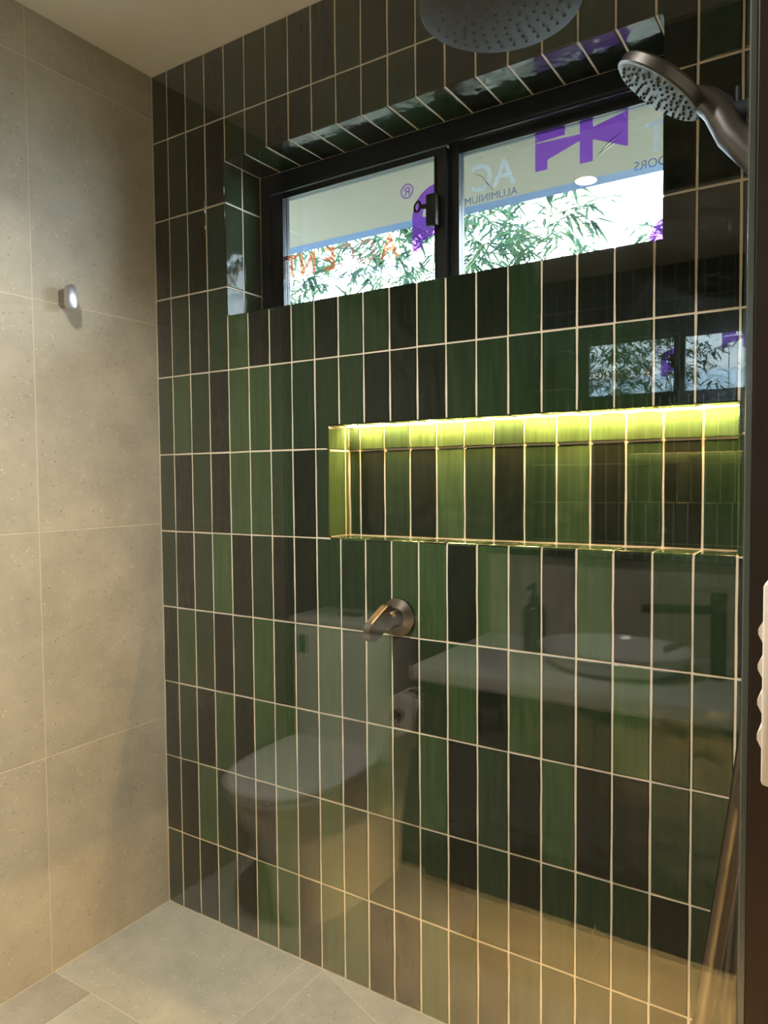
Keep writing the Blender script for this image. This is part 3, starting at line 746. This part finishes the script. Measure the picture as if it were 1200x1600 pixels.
# ------------------------------------------------------------------ outside
SZ = 2.20
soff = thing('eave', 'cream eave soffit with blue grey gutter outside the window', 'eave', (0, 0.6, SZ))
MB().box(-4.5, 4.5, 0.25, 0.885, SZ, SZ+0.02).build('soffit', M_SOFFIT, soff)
MB().box(-4.5, 4.5, 0.888, 0.965, SZ+0.004, SZ+0.13, 0.004).build('gutter', M_FASCIA, soff)
struct('floor_outside', MB().box(-9, 9, 0.25, 16, -0.3, -0.2), mat('garden_paving', (0.26, 0.26, 0.22), 0.85, noise=0.12, scale=3), 'pale ground outside the window', 'ground')
nh = thing('house', 'neighbouring house with grey metal roof beyond the bamboo', 'house', (-1, 9, -0.2))
MB().box(-8, 8, 9.0, 13.0, -0.2, 2.3).build('wall', mat('render_wall', (0.40, 0.45, 0.50), 0.8, noise=0.08, scale=2), nh)
MB().add([(-8.4, 8.5, 2.3), (8.4, 8.5, 2.3), (8.4, 11, 3.3), (-8.4, 11, 3.3), (8.4, 13.5, 2.3), (-8.4, 13.5, 2.3)], [(0,1,2,3), (3,2,4,5), (0,5,4,1), (0,3,5), (1,4,2)]).build('roof', mat('grey_metal_roof', (0.34, 0.42, 0.50), 0.5, noise=0.1, scale=5), nh)

def leaf(mb, p, d, ln, wd):
    d = d.normalized(); s = d.cross(Vector((0, 0, 1)))
    if s.length < 0.05: s = Vector((1, 0, 0))
    s.normalize(); up = s.cross(d)
    m1 = p + d*ln*0.35; m2 = p + d*ln*0.72 + Vector((0, 0, -ln*0.05)); e = p + d*ln + Vector((0, 0, -ln*0.14))
    mb.add([p, m1 + s*wd/2 + up*wd*0.12, m1, m1 - s*wd/2 + up*wd*0.12, m2 + s*wd*0.36, m2, m2 - s*wd*0.36, e], [(0,2,1), (0,3,2), (1,2,5,4), (2,3,6,5), (4,5,7), (5,6,7)])
rb = random.Random(21)
def bamboo(x, y, h, dens, label):
    t = thing('bamboo', label, 'bamboo', (x, y, -0.2), 'bamboo outside the window')
    lx, ly_ = rb.uniform(-0.16, 0.16), rb.uniform(-0.10, 0.10)
    def P(z): k = (z + 0.2)/h; return Vector((x + lx*k*k*h*0.6, y + ly_*k*k*h*0.6, z))
    zs_ = [-0.2 + h*k/14 for k in range(15)]
    MB().tube([P(z) for z in zs_], [0.009*(1 - 0.75*k/14) for k in range(15)], 7).build('culm', M_CULM, t, 60)
    lf = MB(); br = MB()
    z = 1.0
    while z < h - 0.25:
        for _ in range(dens * 2):
            a = rb.uniform(0, 2*PI); d = Vector((math.cos(a), math.sin(a)*0.7, rb.uniform(0.25, 0.9))).normalized()
            p0 = P(z); ln = rb.uniform(0.12, 0.34); p1 = p0 + d*ln
            br.tube([p0, p0.lerp(p1, 0.5) + Vector((0, 0, 0.01)), p1], [0.0022, 0.0017, 0.0010], 4)
            for k in range(rb.randint(6, 10)):
                b = a + rb.uniform(-1.3, 1.3)
                leaf(lf, p0.lerp(p1, rb.uniform(0.5, 1.0)), Vector((math.cos(b), math.sin(b), rb.uniform(-0.65, 0.35))), rb.uniform(0.09, 0.17), rb.uniform(0.013, 0.022))
        z += rb.uniform(0.09, 0.15)
    tag(br.build('twigs', M_CULM, t), kind='stuff')
    tag(lf.build('foliage', M_LEAF, t), kind='stuff')
spots = [(-1.75, 1.9, 3.0, 3), (-1.45, 2.3, 3.0, 3), (-1.2, 1.8, 2.9, 3), (-1.0, 2.5, 3.2, 3), (-0.78, 1.75, 2.8, 3), (-0.6, 2.2, 3.0, 3), (-0.42, 1.7, 2.7, 3), (-0.28, 2.4, 3.0, 3),
         (-0.12, 1.75, 2.55, 2), (0.02, 2.1, 2.85, 2), (0.16, 1.65, 2.6, 2), (0.28, 2.0, 2.80, 3), (0.42, 1.8, 2.75, 2), (0.50, 2.3, 2.6, 2), (0.66, 1.7, 2.35, 1), (0.85, 2.2, 2.5, 1), (1.15, 1.9, 2.3, 1)]
for i, (x, y, h, dn) in enumerate(spots):
    lab = 'leafy bamboo growing densely outside the left window pane' if x < -0.2 else ('slender bamboo against the bright sky outside the right window pane' if x < 0.6 else 'sparse low bamboo at the right of the window view')
    bamboo(x, y, h + 0.2, dn, lab)
